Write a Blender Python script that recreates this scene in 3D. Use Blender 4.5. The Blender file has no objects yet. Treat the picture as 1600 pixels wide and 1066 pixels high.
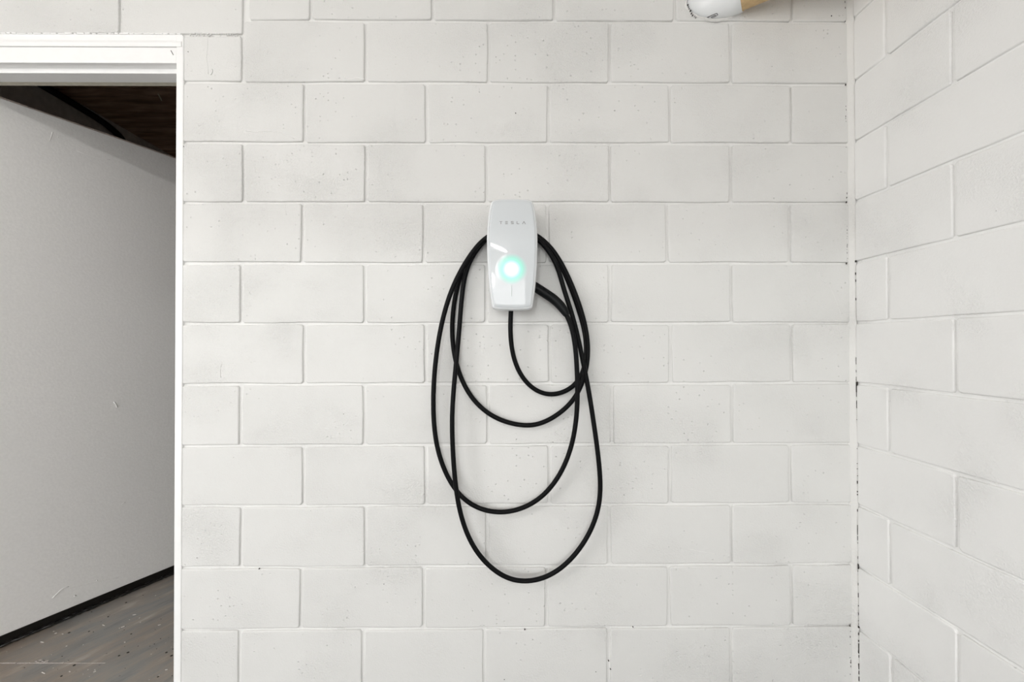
import bpy, bmesh, math, random
from mathutils import Vector, Matrix, Euler

random.seed(7)
C = bpy.context.scene
COL = C.collection
R = math.radians

# ------------------------------------------------------------------ camera, sky, sun, daylight, exposure
CAM_H = 1.118            # lens height above the slab
WALL_Y = 1.4955          # painted face of the back wall
CORNER_X = 1.154         # painted face of the right wall
CEIL_Z = 2.60
GZ = -0.07                # garage slab, a small step below the storage room
FPX = 701.0              # focal length in pixels of the 1600 px wide photograph

cd = bpy.data.cameras.new('camera')
cam = bpy.data.objects.new('camera', cd)
COL.objects.link(cam)
cam.location = (0, 0, CAM_H)
cam.rotation_euler = Euler((R(90 + 0.49), R(0.10), R(-0.45)), 'XYZ')
cd.sensor_width = 36.0
cd.lens = FPX / 1600 * 36.0
cd.clip_start = 0.02
C.camera = cam

world = bpy.data.worlds.new('overcast_sky')
C.world = world
world.use_nodes = True
wb = world.node_tree.nodes['Background']
wb.inputs[0].default_value = (0.98, 0.985, 1.0, 1)
wb.inputs[1].default_value = 2.35

sd = bpy.data.lights.new('low_sun', 'SUN')
sd.energy = 0.30
sd.angle = R(1.6)
sd.color = (0.95, 1.0, 0.99)
sun = bpy.data.objects.new('low_sun', sd)
COL.objects.link(sun)
SUN_ELEV, SUN_AZ = 8.0, 9.0
sdir = Vector((math.sin(R(SUN_AZ)) * math.cos(R(SUN_ELEV)), math.cos(R(SUN_AZ)) * math.cos(R(SUN_ELEV)), -math.sin(R(SUN_ELEV))))
sun.rotation_euler = sdir.to_track_quat('-Z', 'Y').to_euler()
sun.location = (-3, -8, 3)

ad = bpy.data.lights.new('daylight_at_garage_opening', 'AREA')
ad.shape = 'RECTANGLE'
ad.size = 1.9
ad.size_y = 2.1
ad.energy = 42
ad.color = (1.0, 0.99, 0.975)
day = bpy.data.objects.new('daylight_at_garage_opening', ad)
COL.objects.link(day)
day.location = (-0.25, -4.35, 1.2)
day.rotation_euler = Vector((0, 1, 0)).to_track_quat('-Z', 'Y').to_euler()

ad2 = bpy.data.lights.new('daylight_at_side_opening', 'AREA')
ad2.shape = 'RECTANGLE'
ad2.size = 1.25
ad2.size_y = 1.7
ad2.energy = 36
ad2.color = (1.0, 0.985, 0.97)
day2 = bpy.data.objects.new('daylight_at_side_opening', ad2)
COL.objects.link(day2)
day2.location = (-2.93, -0.52, 1.28)
day2.rotation_euler = Vector((1, 0, 0)).to_track_quat('-Z', 'Y').to_euler()

C.view_settings.view_transform = 'Standard'
C.view_settings.look = 'None'
C.view_settings.exposure = -0.06
C.view_settings.gamma = 1.0
C.view_settings.use_curve_mapping = False
C.cycles.use_denoising = True
C.cycles.max_bounces = 10
C.cycles.diffuse_bounces = 7

CAM_M = Matrix.Translation(cam.location) @ cam.rotation_euler.to_matrix().to_4x4()


def at(px, py, y):
    """Point of the plane Y = y seen at that pixel of the 1600 x 1066 photograph."""
    d = CAM_M.to_3x3() @ Vector(((px - 800) / FPX, -(py - 533) / FPX, -1))
    return CAM_M.translation + d * ((y - CAM_M.translation.y) / d.y)


# ------------------------------------------------------------------ materials
def mat(name):
    m = bpy.data.materials.new(name)
    m.use_nodes = True
    nt = m.node_tree
    return m, nt, nt.nodes['Principled BSDF']


def N(nt, t, **kw):
    n = nt.nodes.new(t)
    for k, v in kw.items():
        setattr(n, k, v)
    return n


def ramp(nt, src, stops):
    r = N(nt, 'ShaderNodeValToRGB')
    els = r.color_ramp.elements
    els[0].position, els[0].color = stops[0][0], stops[0][1]
    els[1].position, els[1].color = stops[-1][0], stops[-1][1]
    for p, c in stops[1:-1]:
        e = els.new(p)
        e.color = c
    nt.links.new(src, r.inputs[0])
    return r


def g(v):
    return (v, v, v, 1)


def mixc(nt, fac, a, b, blend='MIX'):
    n = N(nt, 'ShaderNodeMix', data_type='RGBA', blend_type=blend)
    L = nt.links
    for i, v in ((0, fac), (6, a), (7, b)):
        if hasattr(v, 'links') or hasattr(v, 'is_linked'):
            L.new(v, n.inputs[i])
        else:
            n.inputs[i].default_value = v
    return n.outputs[2]


def noise(nt, co, scale, detail=3, rough=0.5):
    n = N(nt, 'ShaderNodeTexNoise')
    n.inputs['Scale'].default_value = scale
    n.inputs['Detail'].default_value = detail
    n.inputs['Roughness'].default_value = rough
    nt.links.new(co, n.inputs['Vector'])
    return n.outputs['Fac']


def math_n(nt, op, a, b):
    n = N(nt, 'ShaderNodeMath', operation=op)
    for i, v in ((0, a), (1, b)):
        if isinstance(v, (int, float)):
            n.inputs[i].default_value = v
        else:
            nt.links.new(v, n.inputs[i])
    return n.outputs[0]


def bump(nt, bsdf, height, dist, strength=1.0, normal=None):
    b = N(nt, 'ShaderNodeBump')
    b.inputs['Strength'].default_value = strength
    b.inputs['Distance'].default_value = dist
    nt.links.new(height, b.inputs['Height'])
    if normal is not None:
        nt.links.new(normal, b.inputs['Normal'])
    nt.links.new(b.outputs[0], bsdf.inputs['Normal'])
    return b.outputs[0]


def masonry_paint(name, rgb, pits=True, per_block=0.02, rough=0.55):
    m, nt, b = mat(name)
    co = N(nt, 'ShaderNodeTexCoord').outputs['Object']
    L = nt.links
    base = (*rgb, 1)
    # slow unevenness of the paint film
    cl = noise(nt, co, 2.3, 3)
    r1 = ramp(nt, cl, [(0.3, g(0.97)), (0.7, g(1.0))])
    col = mixc(nt, 1.0, base, r1.outputs[0], 'MULTIPLY')
    oi = N(nt, 'ShaderNodeObjectInfo')
    r2 = ramp(nt, oi.outputs['Random'], [(0, g(1 - per_block)), (1, g(1.0))])
    col = mixc(nt, 1.0, col, r2.outputs[0], 'MULTIPLY')
    # sparse dark specks (pin holes the paint did not close)
    if pits:
        v = N(nt, 'ShaderNodeTexVoronoi')
        v.inputs['Scale'].default_value = 11
        L.new(co, v.inputs['Vector'])
        sp = ramp(nt, v.outputs['Distance'], [(0.010, g(1)), (0.018, g(0))])
        pick = ramp(nt, N(nt, 'ShaderNodeSeparateColor').outputs[0], [(0.62, g(0)), (0.63, g(1))])
        sep = pick.inputs[0].links[0].from_node
        L.new(v.outputs['Color'], sep.inputs[0])
        k = math_n(nt, 'MULTIPLY', sp.outputs[0], pick.outputs[0])
        k = math_n(nt, 'MULTIPLY', k, 0.6)
        col = mixc(nt, k, col, (0.12, 0.11, 0.10, 1))
    L.new(col, b.inputs['Base Color'])
    b.inputs['Roughness'].default_value = rough
    b.inputs['Specular IOR Level'].default_value = 0.3
    # relief: broad waviness + grain + pitted patches
    wav = noise(nt, co, 16, 3)
    nb = bump(nt, b, wav, 0.0017)
    gr = noise(nt, co, 190, 3, 0.65)
    patch = ramp(nt, noise(nt, co, 5.0, 2), [(0.45, g(0.25)), (0.68, g(1))])
    gm = math_n(nt, 'MULTIPLY', gr, patch.outputs[0])
    nb = bump(nt, b, gm, 0.0036, 1.0, nb)
    if pits:
        v2 = N(nt, 'ShaderNodeTexVoronoi')
        v2.inputs['Scale'].default_value = 75
        L.new(co, v2.inputs['Vector'])
        pp = ramp(nt, v2.outputs['Distance'], [(0.05, g(0)), (0.22, g(1))])
        sepc = N(nt, 'ShaderNodeSeparateColor')
        L.new(v2.outputs['Color'], sepc.inputs[0])
        keep = ramp(nt, sepc.outputs[0], [(0.76, g(0)), (0.78, g(1))])
        inv = math_n(nt, 'SUBTRACT', 1.0, pp.outputs[0])
        dep = math_n(nt, 'MULTIPLY', inv, keep.outputs[0])
        msk = ramp(nt, noise(nt, co, 3.1, 2), [(0.42, g(0.15)), (0.60, g(1))])
        dep = math_n(nt, 'MULTIPLY', dep, msk.outputs[0])
        neg = math_n(nt, 'SUBTRACT', 1.0, dep)
        bump(nt, b, neg, 0.0030, 0.85, nb)
    return m


def plain(name, rgb, rough=0.5, spec=0.5, nscale=60, nd=0.0004, var=0.04, metal=0.0, coat=0.0):
    m, nt, b = mat(name)
    co = N(nt, 'ShaderNodeTexCoord').outputs['Object']
    f = noise(nt, co, nscale, 4)
    r = ramp(nt, f, [(0.3, g(1 - var)), (0.7, g(1))])
    nt.links.new(mixc(nt, 1.0, (*rgb, 1), r.outputs[0], 'MULTIPLY'), b.inputs['Base Color'])
    b.inputs['Roughness'].default_value = rough
    b.inputs['Specular IOR Level'].default_value = spec
    b.inputs['Metallic'].default_value = metal
    b.inputs['Coat Weight'].default_value = coat
    if nd:
        bump(nt, b, f, nd)
    return m


M = {}
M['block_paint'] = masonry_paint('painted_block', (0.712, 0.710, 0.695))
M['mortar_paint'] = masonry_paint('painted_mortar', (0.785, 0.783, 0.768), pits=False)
M['lit_side_paint'] = masonry_paint('painted_block_side_lit', (0.88, 0.88, 0.87))  # block paint lightened to carry the stronger light on the right wall
M['frame_paint'] = plain('white_gloss_paint', (0.89, 0.89, 0.885), 0.32, 0.5, 40, 0.0005, 0.02)
M['raw_wood'] = plain('unpainted_stop', (0.76, 0.72, 0.60), 0.6, 0.3, 50, 0.0005, 0.15)
M['door_paint'] = plain('door_paint', (0.93, 0.925, 0.91), 0.5, 0.35, 120, 0.0006, 0.05)
M['door_edge'] = plain('door_edge', (0.50, 0.42, 0.37), 0.6, 0.3, 90, 0.0006, 0.3)
M['rubber'] = plain('black_rubber', (0.008, 0.007, 0.006), 0.35, 0.35, 160, 0.0008, 0.3)
M['rubber_gloss'] = plain('wet_black_rubber', (0.010, 0.011, 0.012), 0.12, 1.0, 55, 0.003, 0.3, 0.0, 1.0)
M['cable'] = plain('black_cable_jacket', (0.004, 0.0042, 0.0048), 0.5, 0.10, 300, 0.0001, 0.1)
M['handle'] = plain('black_handle_plastic', (0.004, 0.0048, 0.0056), 0.45, 0.16, 500, 0.0001, 0.1)
M['shell'] = plain('white_plastic_shell', (0.74, 0.76, 0.775), 0.25, 0.5, 30, 0.0, 0.01)
M['hub'] = plain('grey_plastic_body', (0.35, 0.36, 0.37), 0.5, 0.4, 200, 0.0002, 0.05)
M['letter'] = plain('grey_print', (0.22, 0.22, 0.22), 0.4, 0.4, 30, 0.0, 0.02)
M['groove'] = plain('light_bar_lens', (0.52, 0.58, 0.57), 0.3, 0.5, 30, 0.0, 0.02)
M['pvc'] = plain('white_pvc', (0.84, 0.86, 0.87), 0.28, 0.5, 12, 0.0004, 0.03)
M['tan'] = plain('tan_wood_core', (0.66, 0.47, 0.25), 0.55, 0.3, 70, 0.001, 0.2)
M['ink'] = plain('black_print', (0.03, 0.03, 0.03), 0.6, 0.2, 300, 0.0, 0.3)
M['caulk'] = masonry_paint('caulk', (0.77, 0.765, 0.745), pits=False)
M['crack'] = plain('crack_dirt', (0.06, 0.055, 0.05), 0.9, 0.1, 300, 0.0, 0.3)
M['ceiling'] = plain('white_ceiling', (0.78, 0.76, 0.74), 0.8, 0.2, 60, 0.0006, 0.03)
M['conduit'] = plain('black_conduit', (0.006, 0.006, 0.006), 0.7, 0.2, 80, 0.0004, 0.2)
M['dark_wall'] = plain('grey_plaster', (0.58, 0.55, 0.52), 0.85, 0.2, 30, 0.001, 0.2)
M['tube'], _nt, _b = mat('fluorescent_tube')
_b.inputs['Emission Color'].default_value = (1.0, 0.97, 0.93, 1)
_b.inputs['Emission Strength'].default_value = 118.0
_b.inputs['Base Color'].default_value = (0.9, 0.9, 0.9, 1)
M['fixture'] = plain('white_enamel', (0.85, 0.85, 0.84), 0.4, 0.4, 30, 0.0, 0.02)
M['asphalt'] = plain('driveway_concrete', (0.42, 0.41, 0.39), 0.9, 0.2, 20, 0.002, 0.25)

# front glass of the charger with a lit status light shining through it
m, nt, b = mat('white_glass_plate')
M['glass_plate'] = m
b.inputs['Base Color'].default_value = (0.61, 0.64, 0.66, 1)
b.inputs['Roughness'].default_value = 0.03
b.inputs['Specular IOR Level'].default_value = 0.5
m, nt, b = mat('status_light')
M['led'] = m
b.inputs['Roughness'].default_value = 0.12
co = N(nt, 'ShaderNodeTexCoord').outputs['Object']
ln = N(nt, 'ShaderNodeVectorMath', operation='LENGTH')
nt.links.new(co, ln.inputs[0])
rr = math_n(nt, 'DIVIDE', ln.outputs['Value'], 0.050)
# glow's teal halo put into the base colour, fading into the plate
lens = ramp(nt, rr, [(0.40, (0.30, 0.50, 0.46, 1)), (0.70, (0.36, 0.54, 0.51, 1)), (0.96, (0.61, 0.64, 0.66, 1)), (1.0, (0.61, 0.64, 0.66, 1))])
nt.links.new(lens.outputs[0], b.inputs['Base Color'])
# light of the lamp behind it
em = ramp(nt, rr, [(0.0, (1.3, 1.2, 1.2, 1)), (0.29, (1.0, 1.0, 1.0, 1)), (0.41, (0.50, 0.72, 0.66, 1)), (0.57, (0.06, 0.47, 0.31, 1)), (0.74, (0.02, 0.24, 0.16, 1)), (0.90, (0.0, 0.06, 0.04, 1)), (1.0, (0, 0, 0, 1))])
nt.links.new(em.outputs[0], b.inputs['Emission Color'])
b.inputs['Emission Strength'].default_value = 1.0

# stained storage-room slab
m, nt, b = mat('stained_concrete')
M['slab'] = m
tc = N(nt, 'ShaderNodeTexCoord').outputs['Object']
mp = N(nt, 'ShaderNodeMapping')
mp0 = N(nt, 'ShaderNodeMapping')
mp0.inputs['Rotation'].default_value = (0, 0, R(-64))
nt.links.new(tc, mp0.inputs['Vector'])
mp.inputs['Scale'].default_value = (1.7, 8, 1)
nt.links.new(mp0.outputs[0], mp.inputs['Vector'])
n1 = noise(nt, mp.outputs[0], 1.9, 8, 0.70)
r1 = ramp(nt, n1, [(0.28, (0.13, 0.133, 0.13, 1)), (0.45, (0.24, 0.24, 0.23, 1)), (0.58, (0.31, 0.275, 0.24, 1)), (0.72, (0.46, 0.43, 0.40, 1))])
n2 = noise(nt, tc, 2.2, 3)
r2 = ramp(nt, n2, [(0.42, g(0)), (0.66, g(0.6))])
c2 = mixc(nt, r2.outputs[0], r1.outputs[0], (0.27, 0.20, 0.145, 1))
v = N(nt, 'ShaderNodeTexVoronoi')
v.inputs['Scale'].default_value = 17
nt.links.new(tc, v.inputs['Vector'])
sp = ramp(nt, v.outputs['Distance'], [(0.03, g(0.6)), (0.07, g(0))])
c2 = mixc(nt, sp.outputs[0], c2, (0.03, 0.03, 0.03, 1))
nt.links.new(c2, b.inputs['Base Color'])
rg = ramp(nt, n1, [(0.3, g(0.28)), (0.7, g(0.55))])
nt.links.new(rg.outputs[0], b.inputs['Roughness'])
bump(nt, b, n1, 0.002)

# dark stained timber planks
m, nt, b = mat('brown_plank')
M['plank'] = m
tc = N(nt, 'ShaderNodeTexCoord').outputs['Object']
mp = N(nt, 'ShaderNodeMapping')
mp.inputs['Scale'].default_value = (2.0, 14, 1)
nt.links.new(tc, mp.inputs['Vector'])
n1 = noise(nt, mp.outputs[0], 2.2, 6, 0.6)
r1 = ramp(nt, n1, [(0.3, (0.24, 0.14, 0.095, 1)), (0.55, (0.46, 0.30, 0.21, 1)), (0.75, (0.68, 0.50, 0.38, 1))])
nt.links.new(r1.outputs[0], b.inputs['Base Color'])
b.inputs['Roughness'].default_value = 0.75
bump(nt, b, n1, 0.002)


# ------------------------------------------------------------------ mesh helpers
def link(name, verts, faces, m, parent=None, smooth=False, loc=None):
    me = bpy.data.meshes.new(name)
    me.from_pydata([tuple(v) for v in verts], [], faces)
    me.update()
    bm = bmesh.new()
    bm.from_mesh(me)
    bmesh.ops.recalc_face_normals(bm, faces=bm.faces)
    bm.to_mesh(me)
    bm.free()
    if smooth:
        me.polygons.foreach_set('use_smooth', [True] * len(me.polygons))
    me.materials.append(m)
    o = bpy.data.objects.new(name, me)
    COL.objects.link(o)
    if loc is not None:
        o.location = loc
    if parent is not None:
        o.parent = parent
    return o


class MB:
    def __init__(s):
        s.v, s.f = [], []

    def box(s, x0, x1, y0, y1, z0, z1):
        n = len(s.v)
        s.v += [Vector(p) for p in ((x0, y0, z0), (x1, y0, z0), (x1, y1, z0), (x0, y1, z0), (x0, y0, z1), (x1, y0, z1), (x1, y1, z1), (x0, y1, z1))]
        s.f += [tuple(n + i for i in q) for q in ((0, 3, 2, 1), (4, 5, 6, 7), (0, 1, 5, 4), (1, 2, 6, 5), (2, 3, 7, 6), (3, 0, 4, 7))]
        return s

    def tube(s, pts, rad, k=10, caps=True):
        n0 = len(s.v)
        pts = [Vector(p) for p in pts]
        up = Vector((0.13, 1, 0.21)).normalized()
        prev = None
        for i, p in enumerate(pts):
            t = (pts[min(i + 1, len(pts) - 1)] - pts[max(i - 1, 0)]).normalized()
            a = (prev - t * prev.dot(t)).normalized() if prev is not None else t.cross(up).normalized()
            prev = a
            bb = t.cross(a)
            r = rad[i] if isinstance(rad, (list, tuple)) else rad
            for j in range(k):
                th = 2 * math.pi * j / k
                s.v.append(p + (a * math.cos(th) + bb * math.sin(th)) * r)
        for i in range(len(pts) - 1):
            for j in range(k):
                s.f.append((n0 + i * k + j, n0 + i * k + (j + 1) % k, n0 + (i + 1) * k + (j + 1) % k, n0 + (i + 1) * k + j))
        if caps:
            s.f.append(tuple(n0 + j for j in range(k)))
            s.f.append(tuple(n0 + (len(pts) - 1) * k + j for j in range(k)))
        return s

    def build(s, name, m, parent=None, smooth=False, loc=None):
        return link(name, s.v, s.f, m, parent, smooth, loc)


def bevel_mod(o, w, seg=2):
    md = o.modifiers.new('bevel', 'BEVEL')
    md.width = w
    md.segments = seg
    md.limit_method = 'ANGLE'
    md.harden_normals = False
    return o


def struct(o, label, cat, kind='structure'):
    o['label'] = label
    o['category'] = cat
    o['kind'] = kind
    return o


def thing(name, label, cat, loc=(0, 0, 0)):
    o = bpy.data.objects.new(name, None)
    o.empty_display_size = 0.05
    COL.objects.link(o)
    o.location = loc
    o['label'] = label
    o['category'] = cat
    return o


def tag(o, label, cat, group=None):
    o['label'] = label
    o['category'] = cat
    if group:
        o['group'] = group
    return o


def catmull(pts, step=6):
    P = [Vector(p) for p in pts]
    P = [P[0] * 2 - P[1]] + P + [P[-1] * 2 - P[-2]]
    out = []
    for i in range(1, len(P) - 2):
        p0, p1, p2, p3 = P[i - 1:i + 3]
        for k in range(step):
            t = k / step
            out.append(0.5 * ((2 * p1) + (p2 - p0) * t + (2 * p0 - 5 * p1 + 4 * p2 - p3) * t * t + (3 * p1 - p0 - 3 * p2 + p3) * t ** 3))
    out.append(P[-2])
    return out


def smooth_path(pts, rounds=2):
    for _ in range(rounds):
        q = [pts[0]]
        for i in range(1, len(pts) - 1):
            q.append((pts[i - 1] + pts[i] * 2 + pts[i + 1]) / 4)
        q.append(pts[-1])
        pts = q
    return pts


# ------------------------------------------------------------------ masonry
def zc(py):                       # height of a bed joint on the back wall
    return at(800, py, WALL_Y).z


BED = [33, 130, 224, 317, 411.5, 505.5, 600, 695.5, 789.5, 885, 982]
ZB = [zc(y) for y in BED]                         # joint heights, top to bottom
ZROW = [(ZB[0] + 0.2032, ZB[0])] + [(ZB[i], ZB[i + 1]) for i in range(10)] + [(ZB[10], GZ)]
ZROW.insert(0, (CEIL_Z, ZROW[0][0]))              # cut course under the ceiling
YMID = [0, 15] + [(BED[i] + BED[i + 1]) / 2 for i in range(10)] + [1020]
HEAD = {   # head joints read off the wall, course by course (row 1 is the course above the door head)
    1: [388, 485, 676, 866, 1055, 1237],
    2: [379, 571.5, 763.5, 952, 1142],
    3: [475.5, 667, 857, 1047, 1236],
    4: [380.5, 572, 761, 952.5, 1142.5],
    5: [472.5, 662.5, 855, 1043, 1234],
    6: [377, 569.5, 759.5, 953, 1143],
    7: [475, 665, 859, 1048, 1237.5],
    8: [376, 569.5, 762.5, 956, 1144],
    9: [474, 666, 858, 1047, 1235.5],
    10: [376.5, 571, 761.5, 952, 1143],
    11: [470.5, 662, 854, 1045, 1237],
    12: [373.5, 567, 757, 951, 1143],
}
MORTAR = 0.0065      # how far the mortar lies behind the block faces
OPEN_R = at(284, 560, WALL_Y).x     # masonry edge of the door opening
OPEN_L = OPEN_R - 0.875
LINTEL_Z = at(200, 54, WALL_Y).z


def block_mesh(u0, u1, z0, z1, jit=0.0016):
    """Front part of a concrete block in (u, depth, z): soft arrises, slightly uneven outline."""
    rj = random.uniform
    g0, g1 = 0.0042 + rj(-.0008, .0012), 0.0042 + rj(-.0008, .0012)
    h0, h1 = 0.0036 + rj(-.0008, .0012), 0.0036 + rj(-.0008, .0014)
    a0, a1, b0, b1 = u0 + g0, u1 - g1, z0 + h0, z1 - h1
    c = min(0.005, (a1 - a0) * 0.2)
    nu = 4 if (a1 - a0) > 0.2 else 2
    out = []

    def run(p, q, n):
        for i in range(n):
            t = i / n
            out.append((p[0] + (q[0] - p[0]) * t, p[1] + (q[1] - p[1]) * t))
    run((a0 + c, b0), (a1 - c, b0), nu)
    run((a1 - c, b0), (a1, b0 + c), 1)
    run((a1, b0 + c), (a1, b1 - c), 2)
    run((a1, b1 - c), (a1 - c, b1), 1)
    run((a1 - c, b1), (a0 + c, b1), nu)
    run((a0 + c, b1), (a0, b1 - c), 1)
    run((a0, b1 - c), (a0, b0 + c), 2)
    run((a0, b0 + c), (a0 + c, b0), 1)
    jj = [(rj(-jit, jit), rj(-jit, jit)) for _ in out]
    mu, mz = (a0 + a1) / 2, (b0 + b1) / 2
    proud = rj(-0.0003, 0.0009)
    verts, faces = [], []
    n = len(out)
    for ins, dep in ((-0.0006, MORTAR + 0.006), (0.0, MORTAR - 0.0006), (0.0009, 0.0016 - proud), (0.0022, 0.0004 - proud), (0.0040, -proud), (0.0052, -proud)):
        for (u, z), (ju, jz) in zip(out, jj):
            su = (u - mu) / max(abs(a1 - mu), 1e-6)
            sz = (z - mz) / max(abs(b1 - mz), 1e-6)
            verts.append((u + ju - ins * su, dep, z + jz - ins * sz))
    for k in range(5):
        for i in range(n):
            faces.append((k * n + i, k * n + (i + 1) % n, (k + 1) * n + (i + 1) % n, (k + 1) * n + i))
    faces.append(tuple(5 * n + i for i in range(n)))
    return verts, faces


# back wall: mortar core with the door opening, then every block
core = MB()
cy0, cy1 = WALL_Y + MORTAR, WALL_Y + 0.150
core.box(OPEN_R, CORNER_X + 0.15, cy0, cy1, GZ, CEIL_Z)
core.box(-3.2, OPEN_L, cy0, cy1, GZ, CEIL_Z)
core.box(OPEN_L, OPEN_R, cy0, cy1, LINTEL_Z, CEIL_Z)
wall_back = struct(core.build('wall_back', M['mortar_paint']), 'painted concrete block wall that the charger hangs on', 'wall')


def add_back(u0, u1, z0, z1, name='block'):
    v, f = block_mesh(u0, u1, z0, z1)
    v = [(a, WALL_Y + d, z) for a, d, z in v]
    return link(name, v, f, M['block_paint'], wall_back, True)


END_X = at(1331, 533, WALL_Y).x
lint_r = at(381, 30, WALL_Y).x
for r in range(13):
    z1, z0 = ZROW[r]
    if r == 0:
        xs = [x + 0.2032 for x in [at(p, 15, WALL_Y).x for p in HEAD[1]]]
    else:
        xs = [at(p, YMID[r], WALL_Y).x for p in HEAD[r]]
    first = xs[0]
    left = []
    while first > -2.9:
        first -= 0.4064
        left.append(first)
    allx = left[::-1] + xs + [END_X]
    for a, b2 in zip(allx[:-1], allx[1:]):
        if r == 1 and a < lint_r - 0.05:
            continue                                   # lintel course
        if r == 0 or r == 1:
            add_back(a, b2, z0, z1)
            continue
        if r == 2:
            if b2 <= OPEN_L + 0.05:
                add_back(a, min(b2, OPEN_L), z0, z1)
            elif b2 > OPEN_R and a < OPEN_R:           # cut piece right of the door head
                add_back(OPEN_R - 0.006, b2, z0, LINTEL_Z)
            elif a >= OPEN_R:
                add_back(a, b2, z0, z1)
            continue
        if b2 <= OPEN_L:
            add_back(a, b2, z0, z1)
        elif a < OPEN_L:
            add_back(a, OPEN_L, z0, z1)
            if b2 > OPEN_R:
                add_back(OPEN_R - 0.006, b2, z0, z1)
        elif a >= OPEN_R:
            add_back(a, b2, z0, z1)
        elif b2 > OPEN_R:
            add_back(OPEN_R - 0.006, b2, z0, z1)
xl = at(188, 15, WALL_Y).x
add_back(xl, lint_r, LINTEL_Z, ZROW[1][0], 'lintel_block')
add_back(xl - 0.61, xl, LINTEL_Z, ZROW[1][0], 'lintel_block')
add_back(xl - 1.22, xl - 0.61, LINTEL_Z, ZROW[1][0], 'lintel_block')

# right wall
core = MB()
core.box(CORNER_X + MORTAR, CORNER_X + 0.19, -4.5, WALL_Y + 0.150, GZ, CEIL_Z)
core.box(CORNER_X, CORNER_X + 0.01, -4.5, WALL_Y - 2.30, GZ, CEIL_Z)
wall_right = struct(core.build('wall_right', M['lit_side_paint']), 'block wall in paint lightened for the light on it, meeting the charger wall at the corner', 'wall')
for r in range(13):
    z1, z0 = ZROW[r]
    off = 0.1415 if r % 2 == 0 else 0.3447
    js = [0.010, off]
    while js[-1] < 2.2:
        js.append(js[-1] + 0.4064)
    js[-1] = 2.30
    for a, b2 in zip(js[:-1], js[1:]):
        v, f = block_mesh(a, b2, z0, z1, 0.0012)
        v = [(CORNER_X + d, WALL_Y - u, z) for u, d, z in v]
        link('block', v, f, M['lit_side_paint'], wall_right, True)

# caulk bead run down the corner
bead = MB()
kz = 90
for i in range(kz):
    z = GZ + (CEIL_Z - GZ) * i / (kz - 1)
    w = 0.0135 + random.uniform(-.002, .002)
    w2 = 0.0125 + random.uniform(-.0015, .0015)
    bead.v += [Vector((CORNER_X - w, WALL_Y + 0.006, z)), Vector((CORNER_X - w * 0.75, WALL_Y - 0.002, z)), Vector((CORNER_X - w * .42, WALL_Y - w2 * .45, z)), Vector((CORNER_X - 0.002, WALL_Y - w2, z)), Vector((CORNER_X + 0.004, WALL_Y - w2 * 1.15, z))]
for i in range(kz - 1):
    for j in range(4):
        bead.f.append((i * 5 + j, i * 5 + j + 1, (i + 1) * 5 + j + 1, (i + 1) * 5 + j))
bead.build('caulk_bead', M['caulk'], wall_right, True)
# dark gaps where the bead has shrunk away from the right wall
gap = MB()
for i in range(75):
    py = random.choice([random.uniform(560, 640), random.uniform(380, 1060), random.uniform(700, 1060), random.uniform(820, 1060)])
    L = random.choice([0.002, 0.004, 0.008, 0.014])
    z = zc(py)
    w = random.uniform(0.0003, 0.0009)
    y = WALL_Y - 0.0142 - random.uniform(0, 0.0014)
    gap.box(CORNER_X - 0.0008, CORNER_X + 0.003, y - w, y, z - L / 2, z + L / 2)
for py, L in ((601, .016), (609, .02), (979, .006), (1018, .008), (1038, .008), (410, .006)):
    z = zc(py)
    gap.box(CORNER_X - 0.0012, CORNER_X + 0.003, WALL_Y - 0.0172, WALL_Y - 0.0142, z - L / 2, z + L / 2)
o = gap.build('caulk_cracks', M['crack'], wall_right)
o['kind'] = 'stuff'
gap = MB()
for i in range(60):
    z = zc(random.choice([random.uniform(0, 240), random.uniform(300, 420), random.uniform(900, 1060)]))
    L = random.choice([0.002, 0.003, 0.006])
    x = CORNER_X - 0.0148 - random.uniform(0, 0.003)
    gap.box(x - 0.0008, x + 0.0008, WALL_Y - 0.0006, WALL_Y + 0.003, z - L / 2, z + L / 2)
o = gap.build('caulk_cracks', M['crack'], wall_back)
o['kind'] = 'stuff'

# paint blemishes that stand proud of the block faces: runs, smears, a chip patch
bl = MB()


def ridge(pts, r):
    bl.tube(catmull([at(x, y, WALL_Y - 0.0002) for x, y in pts], 4), r, 6)


ridge([(384, 204.5), (400, 206), (415, 205), (430, 206), (442, 209), (460, 217)], 0.0012)
ridge([(538, 121), (548, 123), (558, 122), (570, 124)], 0.0018)
ridge([(324.5, 60), (324, 75), (322.5, 90), (324.5, 104), (325, 116)], 0.0008)
ridge([(331, 108), (331.5, 113), (329, 117)], 0.0022)
ridge([(446, 320), (445.5, 328), (447, 336)], 0.0012)
ridge([(388, 455), (391, 460)], 0.0015)
ridge([(1280, 425), (1282, 436), (1290, 442)], 0.0014)
ridge([(1296, 446), (1306, 470), (1316, 500)], 0.0007)
ridge([(346, 568), (344, 580), (345, 590)], 0.0010)
ridge([(1075, 858), (1095, 862), (1120, 866)], 0.0008)
for i in range(70):
    x, y = random.gauss(868, 10), random.gauss(682, 6.5)
    p = at(x, min(692, y), WALL_Y)
    s = random.uniform(0.0007, 0.0018)
    bl.box(p.x - s, p.x + s, p.y - 0.0013, p.y + 0.001, p.z - s * .7, p.z + s * .7)
for i in range(46):
    x = random.uniform(296, 376)
    p = at(x, 54 + random.gauss(0, 1.3), WALL_Y)
    s = random.uniform(0.001, 0.003)
    bl.box(p.x - s, p.x + s, p.y - 0.0012, p.y + 0.001, p.z - s * .5, p.z + s * .5)
o = bl.build('paint_blemishes', M['mortar_paint'], wall_back, True)
o['kind'] = 'stuff'
sp = MB()
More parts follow.
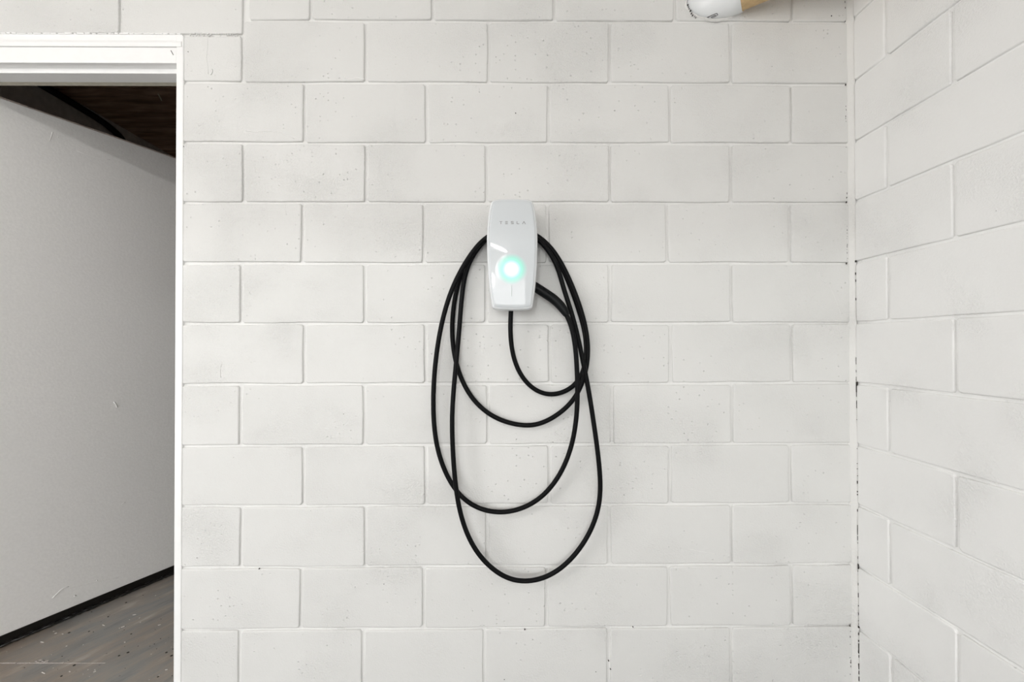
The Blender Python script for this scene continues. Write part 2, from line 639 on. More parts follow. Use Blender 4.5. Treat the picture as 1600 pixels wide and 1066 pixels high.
for x, y, s in ((805.7, 177, 1.3), (537, 647, .9), (864, 691, 1), (820, 984, 1.4), (989, 980, 1.2), (951, 1033, 1.4), (954, 1046, 1.3), (931, 1050, .9), (405, 889, 1.4), (1369, 66, 1), (1206, 104, .8), (1299, 25, 1.4), (287, 229, 1.5), (281, 990, 1.4), (294, 81, .9), (788, 1062, 1), (600, 912.8, 1)):
    if x > 1335:
        continue
    p = at(x, y, WALL_Y)
    s *= 0.0014
    sp.tube([p + Vector((0, -0.0011, 0)), p + Vector((0, 0.003, 0))], s, 7)
o = sp.build('pin_holes', M['crack'], wall_back)
o['kind'] = 'stuff'

# ------------------------------------------------------------------ door frame
FY0, FY1 = WALL_Y - 0.003, WALL_Y + 0.1293
SOF = at(200, 98, FY0).z                  # underside of the head
TOPZ = at(200, 53, FY0).z
MIDZ = at(200, 73.5, FY0).z
JR_IN = at(273, 560, FY0).x
JR_OUT = at(284.5, 560, FY0).x
JL_IN = -1.930
fr = thing('trim_1', 'white gloss painted frame around the doorway on the left', 'door frame', (0, 0, 0))
fr['kind'] = 'structure'
bevel_mod(MB().box(JR_IN, JR_OUT, FY0, FY1, GZ, TOPZ - 0.004).build('jamb', M['frame_paint'], fr), 0.003)
bevel_mod(MB().box(JL_IN - (JR_OUT - JR_IN), JL_IN, FY0, FY1, GZ, TOPZ - 0.004).build('jamb', M['frame_paint'], fr), 0.003)
bevel_mod(MB().box(JL_IN - 0.001, JR_IN + 0.001, FY0 + 0.001, FY1, SOF, MIDZ).build('head', M['frame_paint'], fr), 0.002)
# sloping drip strip over the head
dv, df = [], []
for x in (JL_IN - 0.02, JR_OUT - 0.006):
    dv += [Vector(p) for p in ((x, FY0 - 0.002, MIDZ + 0.0012), (x, FY0 - 0.003, MIDZ + 0.014), (x, FY0 + 0.002, MIDZ + 0.024), (x, WALL_Y - 0.0005, TOPZ - 0.004), (x, WALL_Y - 0.0005, TOPZ), (x, WALL_Y + 0.04, TOPZ), (x, WALL_Y + 0.04, MIDZ + 0.0012))]
df = [(i, (i + 1) % 7, 7 + (i + 1) % 7, 7 + i) for i in range(7)] + [tuple(range(7)), tuple(range(7, 14))]
link('head_trim', dv, df, M['frame_paint'], fr)
ST_Y0, ST_Y1 = WALL_Y + 0.030, WALL_Y + 0.084
ST_Z = SOF - 0.0155
stop = bevel_mod(MB().box(JL_IN, JR_IN, ST_Y0, ST_Y1, ST_Z, SOF + 0.001).build('stop', M['frame_paint'], fr), 0.0015)
s2 = MB().box(JL_IN, JR_IN, ST_Y1, FY1, SOF - 0.0012, SOF + 0.001).build('head_lining', M['raw_wood'], fr)
s2['label'] = 'unpainted cream strip behind the stop'
bevel_mod(MB().box(JR_IN - 0.0155, JR_IN + 0.001, ST_Y0, ST_Y1, 0, ST_Z).build('stop', M['frame_paint'], fr), 0.0015)
bevel_mod(MB().box(JL_IN - 0.001, JL_IN + 0.0155, ST_Y0, ST_Y1, 0, ST_Z).build('stop', M['frame_paint'], fr), 0.0015)
# ragged caulk line on top of the head trim
ck = MB()
x = JL_IN
while x < JR_OUT - 0.01:
    L = random.uniform(0.006, 0.03)
    h = random.uniform(0.0012, 0.0032)
    ck.box(x, x + L, WALL_Y - 0.0045, WALL_Y + 0.002, TOPZ - 0.001, TOPZ + h)
    x += L + random.uniform(0.001, 0.008)
o = ck.build('caulk_line', M['frame_paint'], fr)
o['kind'] = 'stuff'
# mark on the head
MB().tube([at(267, 79, FY0 + .0006), at(271, 86, FY0 + .0006)], 0.0011, 6).build('scratch', M['crack'], fr)

# ------------------------------------------------------------------ the open door leaf
pa = Vector((-1.8906, 1.667, 0))
pb = Vector((-1.643, 2.202, 0))
du = (pb - pa).normalized()
dn = Vector((-du.y, du.x, 0))              # away from the visible face
d0 = pa - du * 0.020
DOOR_W, DOOR_T = 0.815, 0.044
Z_BOT = CAM_H - 0.927 * 453 / 390 + 0.001
Z_TOP = CAM_H + 0.927


def door_box(mb, u0, u1, t0, t1, z0, z1):
    n = len(mb.v)
    for z in (z0, z1):
        for u, t in ((u0, t0), (u1, t0), (u1, t1), (u0, t1)):
            p = d0 + du * u + dn * t
            mb.v.append(Vector((p.x, p.y, z)))
    mb.f += [tuple(n + i for i in q) for q in ((0, 3, 2, 1), (4, 5, 6, 7), (0, 1, 5, 4), (1, 2, 6, 5), (2, 3, 7, 6), (3, 0, 4, 7))]
    return mb


door = struct(bevel_mod(door_box(MB(), 0, DOOR_W, 0, DOOR_T, Z_BOT, Z_TOP - 0.006).build('door_1', M['door_paint']), 0.002), 'flat off-white door standing open into the dark storage room', 'door')
# chipped top edge
te = MB()
u = 0.0
while u < DOOR_W - 0.002:
    L = min(random.uniform(0.02, 0.09), DOOR_W - u)
    door_box(te, u, u + L - random.uniform(0.0, 0.003), 0.0005 + random.uniform(0, .001), DOOR_T - 0.001, Z_TOP - 0.006, Z_TOP - random.uniform(0, .0016))
    u += L
o = te.build('top_edge', M['door_edge'], door)
o['label'] = 'chipped brownish top edge'
sw = door_box(MB(), 0, DOOR_W, -0.003, DOOR_T, 0.014, Z_BOT).build('door_sweep', M['rubber'], door)
sw['label'] = 'black rubber strip along the foot'
lip = MB()
pp, rr_ = [], []
for i in range(90):
    u = DOOR_W * i / 89
    p = d0 + du * u + dn * (-0.004 + 0.0010 * math.sin(i * .9) + random.uniform(-.001, .001))
    pp.append(Vector((p.x, p.y, 0.0075 + random.uniform(-.001, .001))))
    rr_.append(0.0066 + random.uniform(-.0012, .001))
lip.tube(pp, rr_, 8)
o = lip.build('sweep_lip', M['rubber_gloss'], sw, True)
o['label'] = 'shiny rippled lower lip'


def on_door(px, py, off=-0.0005):
    """point of the leaf's face at that pixel"""
    d = CAM_M.to_3x3() @ Vector(((px - 800) / FPX, -(py - 533) / FPX, -1))
    base = d0 + dn * off
    t = (base - CAM_M.translation).dot(dn) / d.dot(dn)
    return CAM_M.translation + d * t


dm = MB()
for pts, r in (([(82, 935), (90, 927), (98, 920), (107, 917)], 0.0022), ([(100, 922), (130, 915), (160, 908), (185, 903)], 0.0007), ([(116, 931), (118, 932)], 0.004), ([(150.5, 907.5), (152, 908)], 0.003),
               ([(178, 628), (181, 632), (183, 637)], 0.003), ([(82, 206), (80, 214), (77, 221)], 0.0012), ([(90, 214.5), (91.5, 215)], 0.0022), ([(120, 236), (150, 246), (172, 250)], 0.0006), ([(116, 622), (120, 620)], 0.001), ([(190, 788), (196, 785)], 0.0012)):
    dm.tube(catmull([on_door(*p) for p in pts], 3), r, 6)
o = dm.build('paint_blobs', M['door_paint'], door, True)
o['kind'] = 'stuff'

# ------------------------------------------------------------------ storage room behind the door
ROOM_X0, ROOM_X1, ROOM_Y1, ROOM_Z = -2.393, 0.6, 4.6, CAM_H + 1.35
RY0 = WALL_Y + 0.150
struct(MB().box(ROOM_X0 - 0.1, ROOM_X0, RY0 - 0.15, ROOM_Y1, 0, ROOM_Z + 0.1).build('wall_left', M['dark_wall']), 'dark grey side wall of the storage room behind the open door', 'wall')
struct(MB().box(ROOM_X0 - 0.1, ROOM_X1 + 0.1, ROOM_Y1, ROOM_Y1 + 0.1, 0, ROOM_Z + 0.1).build('wall_rear', M['dark_wall']), 'dark end wall deep inside the storage room', 'wall')
struct(MB().box(ROOM_X1, ROOM_X1 + 0.1, RY0, ROOM_Y1, 0, ROOM_Z + 0.1).build('wall_inner', M['dark_wall']), 'dark partition on the storage room side of the charger wall', 'wall')
cl = struct(MB().box(ROOM_X0 - 0.1, ROOM_X1 + 0.1, RY0, ROOM_Y1 + 0.1, ROOM_Z + 0.02, ROOM_Z + 0.1).build('ceiling_storage', M['conduit']), 'dark brown timber ceiling over the storage room', 'ceiling')
pw = 0.24
y = RY0
while y < ROOM_Y1 - 0.01:
    y2 = min(y + pw, ROOM_Y1)
    dz = random.uniform(0, 0.004)
    o = MB().box(ROOM_X0, ROOM_X1, y + 0.0015, y2 - 0.0015, ROOM_Z + dz, ROOM_Z + 0.022).build('plank', M['plank'], cl)
    y = y2
# splinter hanging off the planks
p = at(246, 146, 0)
q = None


def on_z(px, py, z):
    d = CAM_M.to_3x3() @ Vector(((px - 800) / FPX, -(py - 533) / FPX, -1))
    return CAM_M.translation + d * ((z - CAM_M.translation.z) / d.z)


MB().tube([on_z(247, 147, ROOM_Z - .002), on_z(250, 152, ROOM_Z - .004), on_z(252.5, 157, ROOM_Z - .003)], 0.003, 6).build('splinter', M['raw_wood'], cl)

# conduit: along the ceiling corner, then down the wall
cx = ROOM_X0 + 0.020
path = [Vector((cx, 1.72, ROOM_Z - 0.020)), Vector((cx, 2.2, ROOM_Z - 0.021)), Vector((cx, 2.55, ROOM_Z - 0.034)), Vector((cx, 2.70, ROOM_Z - 0.055)), Vector((cx, 2.78, ROOM_Z - 0.10)), Vector((cx, 2.82, ROOM_Z - 0.20)), Vector((cx, 2.83, ROOM_Z - 0.5)), Vector((cx, 2.83, 0.6)), Vector((cx, 2.83, 0.0))]
o = MB().tube(catmull(path, 6), 0.018, 10).build('conduit', M['conduit'], None, True)
tag(o, 'black conduit bending down the dark wall under the timber ceiling', 'pipe')

# ------------------------------------------------------------------ floors and garage shell
struct(MB().box(ROOM_X0 - 0.1, CORNER_X + 0.2, WALL_Y + 0.02, ROOM_Y1 + 0.1, -0.2, 0).build('floor_storage', M['slab']), 'stained grey concrete floor seen through the doorway', 'floor')
fs = bpy.data.objects['floor_storage']
struct(MB().box(JL_IN, JR_IN, WALL_Y - 0.035, WALL_Y + 0.0195, GZ, 0).build('trim_2', M['slab']), 'grey concrete threshold in the doorway', 'threshold')
# pale sealant line at the threshold, chips and grit
mk = MB()
x = -1.93
while x < -1.42:
    L = random.uniform(0.01, 0.05)
    p = on_z((x * FPX / 1.58 + 795), 1036.5, 0.0)
    w = random.uniform(0.0008, 0.0022) * (1.0 if x < -1.6 else 0.6)
    mk.box(x, x + L, p.y - w, p.y + w, -0.001, 0.0008)
    x += L * random.uniform(0.9, 1.15)
for i in range(9):
    p = on_z(62 + random.uniform(-9, 12), 1033 + random.uniform(-3, 3), 0)
    s = random.uniform(0.002, 0.006)
    mk.box(p.x - s, p.x + s, p.y - s * .5, p.y + s * .5, -0.001, 0.0014)
o = mk.build('sealant_line', plain('pale_sealant', (0.55, 0.50, 0.47), 0.8, 0.2, 200, 0.0, 0.3), fs)
o['kind'] = 'stuff'
db, dk = MB(), MB()
for px, py, L in ((192, 980, 5), (162, 977.5, 7), (210, 961, 5), (218, 966, 2), (243, 931, 2), (249, 977, 4), (195, 1004, 2), (148, 1050, 3), (109, 1050, 3), (260, 1047, 3), (66, 1004, 7), (87, 990, 3), (98, 991, 3), (104, 1010, 2), (130, 1008, 1.5), (68, 1052, 8), (84, 987, 2)):
    p = on_z(px, py, 0)
    s = L * 0.0011
    a = random.uniform(-.5, .9)
    db.tube([p + Vector((-s * math.cos(a), -s * math.sin(a), 0.0004)), p + Vector((s * math.cos(a), s * math.sin(a), 0.0004))], min(0.0016, s * .6), 5)
for i in range(60):
    p = on_z(random.uniform(0, 272), random.uniform(930, 1066), 0)
    s = random.uniform(0.0006, 0.0016)
    (db if random.random() < .4 else dk).box(p.x - s, p.x + s, p.y - s, p.y + s, -0.001, 0.001)
for px, py in ((197, 942), (205, 991), (186, 1025), (97, 1026), (116, 1040), (200, 1020), (108, 989), (139, 987), (169, 964), (96, 1057), (247, 1058), (268, 1025), (260, 1020)):
    p = on_z(px, py, 0)
    s = random.uniform(0.002, 0.0045)
    dk.tube([p + Vector((0, 0, -.002)), p + Vector((0, 0, 0.0009))], s, 7)
o = db.build('plaster_chips', plain('pale_chip', (0.60, 0.57, 0.54), 0.8, 0.2, 200, 0.0, 0.2), fs)
o['kind'] = 'stuff'
o = dk.build('grit', M['crack'], fs)
o['kind'] = 'stuff'

struct(MB().box(-3.2, CORNER_X + 0.19, -4.7, WALL_Y + 0.04, -0.2, GZ).build('floor', plain('garage_slab', (0.15, 0.146, 0.14), 0.7, 0.3, 8, 0.001, 0.15)), 'grey concrete garage slab in front of the charger wall', 'floor')
struct(MB().box(-3.2, CORNER_X + 0.19, -4.7, WALL_Y + 0.15, CEIL_Z, CEIL_Z + 0.1).build('ceiling', M['ceiling']), 'white garage ceiling above the charger wall', 'ceiling')
sw_ = MB()
sw_.box(-3.2, -3.0, -4.7, -2.25, GZ, CEIL_Z)
sw_.box(-3.2, -3.0, 0.15, WALL_Y + 0.15, GZ, CEIL_Z)
sw_.box(-3.2, -3.0, -2.25, 0.15, 2.16, CEIL_Z)
sw_.box(-3.2, -3.0, -2.25, 0.15, GZ, 0.4)
struct(sw_.build('wall_side', M['lit_side_paint']), 'far side wall of the garage with a wide open window gap', 'wall')
OPENING_HEAD = 2.33        # head of the garage door opening
fw = MB()
fw.box(-3.0, -2.8, -4.7, -4.5, GZ, CEIL_Z)
fw.box(0.75, CORNER_X + 0.19, -4.7, -4.5, GZ, CEIL_Z)
fw.box(-2.8, 0.75, -4.7, -4.5, OPENING_HEAD, CEIL_Z)
struct(fw.build('wall_front', M['lit_side_paint']), 'garage front wall with the wide open vehicle doorway', 'wall')
struct(MB().box(-18, 14, -30, -4.7, -0.24, -0.09).build('ground', M['asphalt']), 'pale concrete driveway outside the garage opening', 'ground')
struct(MB().box(-18, -3.2, -4.7, 6, -0.24, -0.09).build('ground', M['asphalt']), 'pale concrete yard beside the garage', 'ground')

# ceiling tube lights of the garage
def tube_light(x, y, rz, half, label):
    t = thing('tube_light', label, 'ceiling light', (x, y, CEIL_Z))
    t.rotation_euler = (0, 0, rz)
    t['group'] = 'garage ceiling tube lights'
    bevel_mod(MB().box(-half - 0.03, half + 0.03, -0.03, 0.03, -0.05, 0).build('housing', M['fixture'], t), 0.006)
    MB().tube([(-half, 0, -0.066), (half, 0, -0.066)], 0.016 if half > .5 else 0.012, 12).build('tube', M['tube'], t, True)


tube_light(-1.6, -1.0, 0, 0.59, 'ceiling tube light over the middle of the garage')
tube_light(-0.55, -3.75, R(-40), 0.42, 'ceiling tube light beside the vehicle doorway')

# ------------------------------------------------------------------ pipe above the wall
pd = Vector((0.80, -0.52, 0.05)).normalized()
PR = 0.057
pc = at(1121, 3.5, WALL_Y)
pt = thing('drain_pipe', 'white plastic pipe stub leaving the block wall above the charger', 'pipe', pc)
pt.rotation_euler = pd.to_track_quat('X', 'Z').to_euler()
L1 = 0.070
MB().tube([(-0.115, 0, 0), (0.0, 0, 0), (L1 * .5, 0, 0), (L1, 0, 0)], PR, 40).build('pipe_wall', M['pvc'], pt, True)
MB().tube([(L1 - 0.03, 0, 0), (L1 + 0.003, 0, 0), (L1 + 0.008, 0, 0), (0.55, 0, 0)], [PR * .96, PR * .96, PR * .93, PR * .93], 40).build('tan_sleeve', M['tan'], pt, True)['label'] = 'tan coloured sleeve beyond the white pipe'
# printed mark: small outlined box with a bar in it, wrapped on the pipe's underside
mi = Matrix.Translation(pc) @ pt.rotation_euler.to_matrix().to_4x4()
inv = mi.inverted()


def on_pipe(px, py):
    d = CAM_M.to_3x3() @ Vector(((px - 800) / FPX, -(py - 533) / FPX, -1))
    o_ = inv @ CAM_M.translation
    dl = inv.to_3x3() @ d
    a = dl.y ** 2 + dl.z ** 2
    b_ = 2 * (o_.y * dl.y + o_.z * dl.z)
    c_ = o_.y ** 2 + o_.z ** 2 - (PR + 0.0004) ** 2
    disc = max(b_ * b_ - 4 * a * c_, 0)
    t = (-b_ - math.sqrt(disc)) / (2 * a)
    return o_ + dl * t


ik = MB()


def stroke(pts, r=0.0011):
    q = [on_pipe(*p) for p in pts]
    ik.tube(q, r, 5)


stroke([(1105.5, 27), (1112, 24), (1120, 20.8)], .0009)
stroke([(1120, 20.8), (1121.5, 23.5)], .0009)
stroke([(1105.5, 27), (1107.5, 30)], .0011)
stroke([(1107.5, 30), (1114, 28), (1121.5, 23.5)], .0006)
stroke([(1111, 27.2), (1115, 25.2), (1118.5, 24)], .0011)
ik.build('printed_mark', M['ink'], pt)
# mortar collar where the pipe enters the wall
cv = MB()
ring = []
for i in range(44):
    th = 2 * math.pi * i / 44
    # points of the cylinder meeting the wall plane
    loc = Vector((0, math.cos(th) * PR, math.sin(th) * PR))
    w = mi @ loc
    t = (WALL_Y - w.y) / pd.y
    w = w + pd * t
    out = Vector((w.x - pc.x, 0, w.z - pc.z)).normalized()
    e = random.uniform(0.004, 0.010)
    ring.append((w + out * 0.0012, w + out * e * .6, w + out * e))
for a, b2, c2_ in ring:
    cv.v += [inv @ (a + Vector((0, -0.003 - random.uniform(0, .003), 0))), inv @ (b2 + Vector((0, -0.0035, 0))), inv @ (c2_ + Vector((0, 0.002, 0)))]
for i in range(44):
    j = (i + 1) % 44
    for k in range(2):
        cv.f.append((i * 3 + k, j * 3 + k, j * 3 + k + 1, i * 3 + k + 1))
cv.build('mortar_collar', M['caulk'], pt, True)
cr = MB()
for i in range(18):
    th = R(random.choice([random.uniform(180, 250), random.uniform(265, 285)]))
    # dark crack pieces just inside the collar
    loc = Vector((0, math.cos(th) * PR, math.sin(th) * PR))
for px, py in ((1075, 7), (1076, 10), (1077, 13), (1079, 16), (1081, 20), (1083, 23), (1086, 25), (1088, 26.5)):
    p = at(px + random.uniform(-.4, .4), py, WALL_Y - 0.0075)
    s = random.uniform(0.0007, 0.0018)
    cr.box(p.x - s, p.x + s, p.y, p.y + 0.006, p.z - s, p.z + s)
o = cr.build('collar_cracks', M['crack'], wall_back)
o['kind'] = 'stuff'

# ------------------------------------------------------------------ wall charger
CH = at(800.4, 394.7, WALL_Y - 0.110)
CHX, CHZ = CH.x, CH.z
ch = thing('wall_charger', 'white car charger on the block wall with a glowing green-white light', 'charger', (CHX, WALL_Y, CHZ))
# half width of the cover against height (metres from its middle)
PROF = [(-0.1735, 0.0560), (-0.1720, 0.0605), (-0.1660, 0.0640), (-0.155, 0.0658), (-0.140, 0.0680), (-0.120, 0.0705), (-0.095, 0.0732), (-0.065, 0.0757), (-0.030, 0.0778), (0.010, 0.0790), (0.045, 0.0792), (0.080, 0.0778), (0.110, 0.0750), (0.135, 0.0718), (0.150, 0.0690), (0.160, 0.0662), (0.1665, 0.0625), (0.1690, 0.0570)]


def hw(z):
    if z <= PROF[0][0]:
        return PROF[0][1]
    for (z0, w0), (z1, w1) in zip(PROF[:-1], PROF[1:]):
        if z <= z1:
            return w0 + (w1 - w0) * (z - z0) / (z1 - z0)
    return PROF[-1][1]


def outline(inset):
    """closed outline in (x, z), bowed sides, arched ends"""
    pts = []
    arch = 0.0045
    top, bot = PROF[-1], PROF[0]
    right = [(w, z) for z, w in PROF]
    tops = [(top[1] * math.cos(math.pi * i / 10), top[0] + arch * math.sin(math.pi * i / 10)) for i in range(1, 10)]
    lefts = [(-w, z) for z, w in PROF[::-1]]
    bots = [(-bot[1] * math.cos(math.pi * i / 10), bot[0] - arch * math.sin(math.pi * i / 10)) for i in range(1, 10)]
    pts = right + tops + lefts + bots
    n = len(pts)
    res = []
    for i, (x, z) in enumerate(pts):
        px_, pz_ = pts[i - 1]
        nx_, nz_ = pts[(i + 1) % n]
        tx, tz = nx_ - px_, nz_ - pz_
        l = math.hypot(tx, tz)
        nx2, nz2 = tz / l, -tx / l
        res.append((x - nx2 * inset, z - nz2 * inset))
    return res


def face_depth(x, z):
    """distance of the front plate from the wall"""
    w = 0.078
    d = 0.1100 - 0.0030 * (x / w) ** 2
    zt = z - 0.100
    if zt > 0:
        d -= 0.62 * zt * zt * 4.2      # the top leans back
    zb = -z - 0.11
    if zb > 0:
        d -= 0.5 * zb * zb
    return d


rings = []
for inset, kind, d in ((0.020, 'abs', 0.058), (0.006, 'abs', 0.058), (0.0015, 'abs', 0.061), (0.0, 'abs', 0.068), (0.0, 'face', 0.0135), (0.0008, 'face', 0.0085), (0.0024, 'face', 0.0048), (0.0045, 'face', 0.0027), (0.0062, 'face', 0.0022), (0.0072, 'face', 0.0045)):
    ring = []
    for x, z in outline(inset):
        dep = d if kind == 'abs' else face_depth(x, z) - d
        ring.append(Vector((x, -dep, z)))
    rings.append(ring)
vs, fs_ = [], []
for ring in rings:
    vs += ring
n = len(rings[0])
for k in range(len(rings) - 1):
    for i in range(n):
        fs_.append((k * n + i, k * n + (i + 1) % n, (k + 1) * n + (i + 1) % n, (k + 1) * n + i))
fs_.append(tuple(range(n)))
link('cover', vs, fs_, M['shell'], ch, True)
# front plate: crowned grid inside the rim
PL = outline(0.0066)
plz = [p[1] for p in PL]
vs, fs_ = [], []
# build from concentric rings so that it follows the outline
cen = (0.0, 0.0)
steps = [1.0, 0.985, 0.93, 0.82, 0.66, 0.5, 0.34, 0.18, 0.06]
np_ = len(PL)
for s in steps:
    for x, z in PL:
        X, Z = x * s, z * s
        vs.append(Vector((X, -(face_depth(X, Z) - (0.0016 if s == 1.0 else 0.0)), Z)))
for k in range(len(steps) - 1):
    for i in range(np_):
        fs_.append((k * np_ + i, k * np_ + (i + 1) % np_, (k + 1) * np_ + (i + 1) % np_, (k + 1) * np_ + i))
fs_.append(tuple((len(steps) - 1) * np_ + i for i in range(np_)))
plate = link('front_plate', vs, fs_, M['glass_plate'], ch, True)
plate['label'] = 'glossy white front plate'


def plate_local(px, py, lift=0.0):
    p = at(px, py, WALL_Y - 0.110)
    x, z = p.x - CHX, p.z - CHZ
    return Vector((x, -(face_depth(x, z) + lift), z))


# lit status light: thin disc lying on the plate, halo in its colour
lc = plate_local(799.5, 420.5)
vs, fs_ = [], []
kk, rad = 36, [0.0505, 0.044, 0.036, 0.028, 0.020, 0.012, 0.005]
for r_ in rad:
    for i in range(kk):
        th = 2 * math.pi * i / kk
        x, z = lc.x + r_ * math.cos(th), lc.z + r_ * math.sin(th)
        vs.append(Vector((r_ * math.cos(th), -(face_depth(x, z) + 0.0006) - lc.y, r_ * math.sin(th))))
for k in range(len(rad) - 1):
    for i in range(kk):
        fs_.append((k * kk + i, k * kk + (i + 1) % kk, (k + 1) * kk + (i + 1) % kk, (k + 1) * kk + i))
fs_.append(tuple((len(rad) - 1) * kk + i for i in range(kk)))
o = link('status_light', vs, fs_, M['led'], ch, True, lc)
o['label'] = 'lit white status light with green halo in its colour'

# light bar below it
gb = MB()
pts = [plate_local(799.3, y, 0.0007) for y in (446, 450, 455, 460, 463)]
gb.tube(pts, 0.0009, 6)
gb.build('light_bar', M['groove'], ch)

# lettering on the plate: five widely spaced grey capitals
lt = MB()


def bar(x0, y0, x1, y1, w=1.0):
    """stroke between two pixels of the lettering, w wide in pixels"""
    k = 4
    dx, dy = x1 - x0, y1 - y0
    l = math.hypot(dx, dy)
    nx_, ny_ = -dy / l * w / 2, dx / l * w / 2
    nv = len(lt.v)
    for i in range(k + 1):
        t = i / k
        for s in (-1, 1):
            lt.v.append(plate_local(x0 + dx * t + nx_ * s, y0 + dy * t + ny_ * s, 0.0005))
    for i in range(k):
        lt.f.append((nv + 2 * i, nv + 2 * i + 1, nv + 2 * i + 3, nv + 2 * i + 2))


T0, T1 = 345.9, 350.3
tm = (T0 + T1) / 2
bar(780.6, T0 + .4, 784.8, T0 + .4, .8); bar(782.7, T0 + 1.1, 782.7, T1, .9)
for yy in (T0 + .4, tm, T1 - .4):
    bar(789.4, yy, 793.4, yy, .8)
bar(798.4, T0 + .4, 802.4, T0 + .4, .8); bar(798.8, T0 + .4, 798.8, tm, .8); bar(798.4, tm, 802.4, tm, .8); bar(802.0, tm, 802.0, T1 - .4, .8); bar(798.4, T1 - .4, 802.4, T1 - .4, .8)
bar(807.8, T0, 807.8, T1, .9); bar(807.4, T1 - .4, 811.4, T1 - .4, .8)
bar(816.2, T1, 818.6, T0, .9); bar(818.6, T0, 821.0, T1, .9)
o = lt.build('lettering', M['letter'], ch)
o['label'] = 'small spaced grey capitals'

# body behind the cover that the cable winds over
hv = []
for d in (0.0, 0.060):
    hv.append([])
    for i in range(17):
        th = math.pi * i / 16
        hv[-1].append(Vector((0.052 * math.cos(th), -d, 0.052 + 0.034 * math.sin(th))))
    hv[-1] += [Vector((-0.052, -d, -0.145)), Vector((-0.046, -d, -0.155)), Vector((0.046, -d, -0.155)), Vector((0.052, -d, -0.145))]
nn = len(hv[0])
fs_ = [(i, (i + 1) % nn, nn + (i + 1) % nn, nn + i) for i in range(nn)] + [tuple(range(nn)), tuple(range(nn, 2 * nn))]
link('body', hv[0] + hv[1], fs_, M['hub'], ch)
# cable gland under the body
gx = at(799, 484, WALL_Y - 0.045)
MB().tube([(gx.x - CHX, -0.040, -0.150), (gx.x - CHX, -0.040, -0.160), (gx.x - CHX, -0.040, -0.168)], [0.0125, 0.0125, 0.0105], 16).build('cable_gland', M['handle'], ch, True)

# ------------------------------------------------------------------ coiled cable
def P(px, py, d):
    return at(px, py, WALL_Y - d)


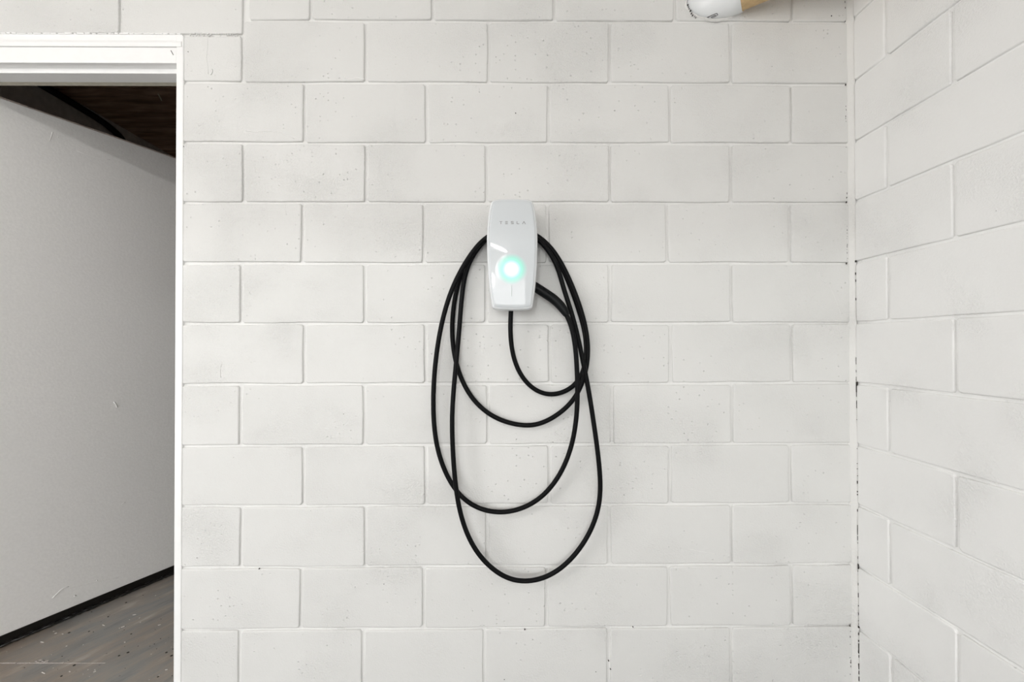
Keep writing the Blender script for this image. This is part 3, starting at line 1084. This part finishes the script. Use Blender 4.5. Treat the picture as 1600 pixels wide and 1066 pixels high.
A = [(799.0, 470, .040), (798.6, 484, .040), (797.6, 500, .040), (797.2, 520, .038), (799, 543, .034), (803.5, 564, .030), (812, 585, .026), (826, 603, .022), (843, 614, .019), (860, 618, .017), (879, 614.5, .014), (896, 605, .0125), (908, 590, .0115), (915, 570, .0105), (917, 545, .0098), (914.5, 520, .0098), (907.5, 495, .0098), (899, 467, .0098), (880.5, 420, .0098), (867, 397.5, .0098), (854, 379.5, .0098), (838, 368.5, .0100), (820, 358.5, .0105), (800, 354, .0105),
     (780, 358.5, .0105), (762, 370, .0100), (749, 381.5, .0098), (735, 404, .0098), (723.5, 421, .0098), (716, 440, .0098), (709.5, 470, .0098), (706.3, 500, .0098), (706.3, 528, .0098), (709.5, 556, .0098), (717, 586, .0105), (733.5, 621, .013), (760, 647, .016), (789.5, 661, .018), (821, 666.5, .020), (840, 664, .021), (859, 656.5, .022), (880, 642.5, .024), (898, 624.5, .025), (910, 601, .026), (917.5, 573, .026), (919.5, 547, .026), (917.2, 520, .026), (910.8, 495, .026), (903, 467, .026), (883, 420, .026), (868.5, 396.5, .026), (853.5, 378, .026), (838, 367.5, .026), (820, 357.5, .026), (800, 353, .026),
     (780, 358, .026), (759, 372, .026), (745.5, 389, .026), (733.5, 408, .026), (726, 430, .0265), (721.3, 460, .027), (718.6, 505, .029), (715.2, 542, .031), (712.3, 572, .034), (709.5, 600, .037), (706.8, 635, .041), (706, 664, .043), (707.4, 707, .046), (710.3, 745, .0475), (714, 778, .048), (721, 812, .048), (733, 844, .047), (749, 870, .046), (772, 893, .045), (795, 905.5, .044), (818, 910, .044), (848, 906.2, .044), (876.5, 890.5, .044), (903, 864, .044), (923, 832, .044), (935, 800, .044), (938.6, 771, .044), (938, 742, .044), (933.6, 701, .044), (928, 663.5, .0435), (922.5, 625, .043), (917, 595, .0425), (910.5, 563, .0422), (904.3, 532, .0422), (897.5, 503, .0422), (888.5, 474, .0422), (879, 447, .0422), (874, 424, .0422), (866.5, 407, .0422), (855.5, 389, .0422), (843, 375, .0422), (822, 361, .0422), (800, 355.5, .0422),
     (780, 359, .0422), (762, 369.5, .0422), (748, 380.5, .0422), (733, 401, .0420), (719, 424, .0410), (706.5, 450, .0395), (697.6, 476, .038), (689.4, 507, .036), (683.4, 541, .034), (679.4, 574, .032), (677.2, 607, .030), (676.8, 638, .029), (678.2, 672, .028), (683.4, 704, .027), (693.8, 736, .0265), (708.5, 762.5, .0265), (726, 783, .027), (749, 796.5, .028), (778, 802.6, .030), (807, 799, .032), (836, 786.5, .035), (859.5, 765.5, .038), (879.7, 736, .042), (892.6, 702, .046), (899.3, 669, .050), (902, 638, .053), (902.6, 610, .056), (901.6, 575, .058), (899.6, 545, .0595), (896.2, 522, .060), (890.6, 503, .0605), (884.7, 491.5, .060)]
pts = smooth_path(catmull([P(*a) for a in A], 5), 24)
cc = thing('charging_cable', 'black charging cable hung in long loops over the white charger', 'cable', (CHX, WALL_Y, CHZ - 0.15))
base = Vector(cc.location)
MB().tube([p - base for p in pts], 0.0077, 12).build('cord', M['cable'], cc, True)
H = [(828, 444.5, .047), (836, 448.4, .047), (848, 456, .048), (861.5, 465, .050), (869, 471, .052), (875.5, 477.5, .0545), (880.5, 484, .057), (883.5, 489, .059), (885.6, 493.4, .0598)]
hr = [0.0155, 0.0158, 0.0157, 0.0156, 0.0155, 0.0152, 0.0142, 0.0122, 0.0093]
hp = catmull([P(*a) for a in H], 4)
hrad = []
for i in range(len(hp)):
    f_ = i / 4
    k = min(int(f_), len(hr) - 2)
    hrad.append(hr[k] + (hr[k + 1] - hr[k]) * (f_ - k))
hd = MB().tube([p - base for p in hp], hrad, 20).build('plug_handle', M['handle'], cc, True)
hd['label'] = 'thick black grip plugged into the side of the charger'
# release button on top of the grip
bp = [P(850, 452.0, .061), P(855, 455.4, .0625), P(860, 459, .0635)]
MB().tube([p - base for p in bp], [0.0035, 0.0045, 0.0035], 10).build('button', M['handle'], hd, True)
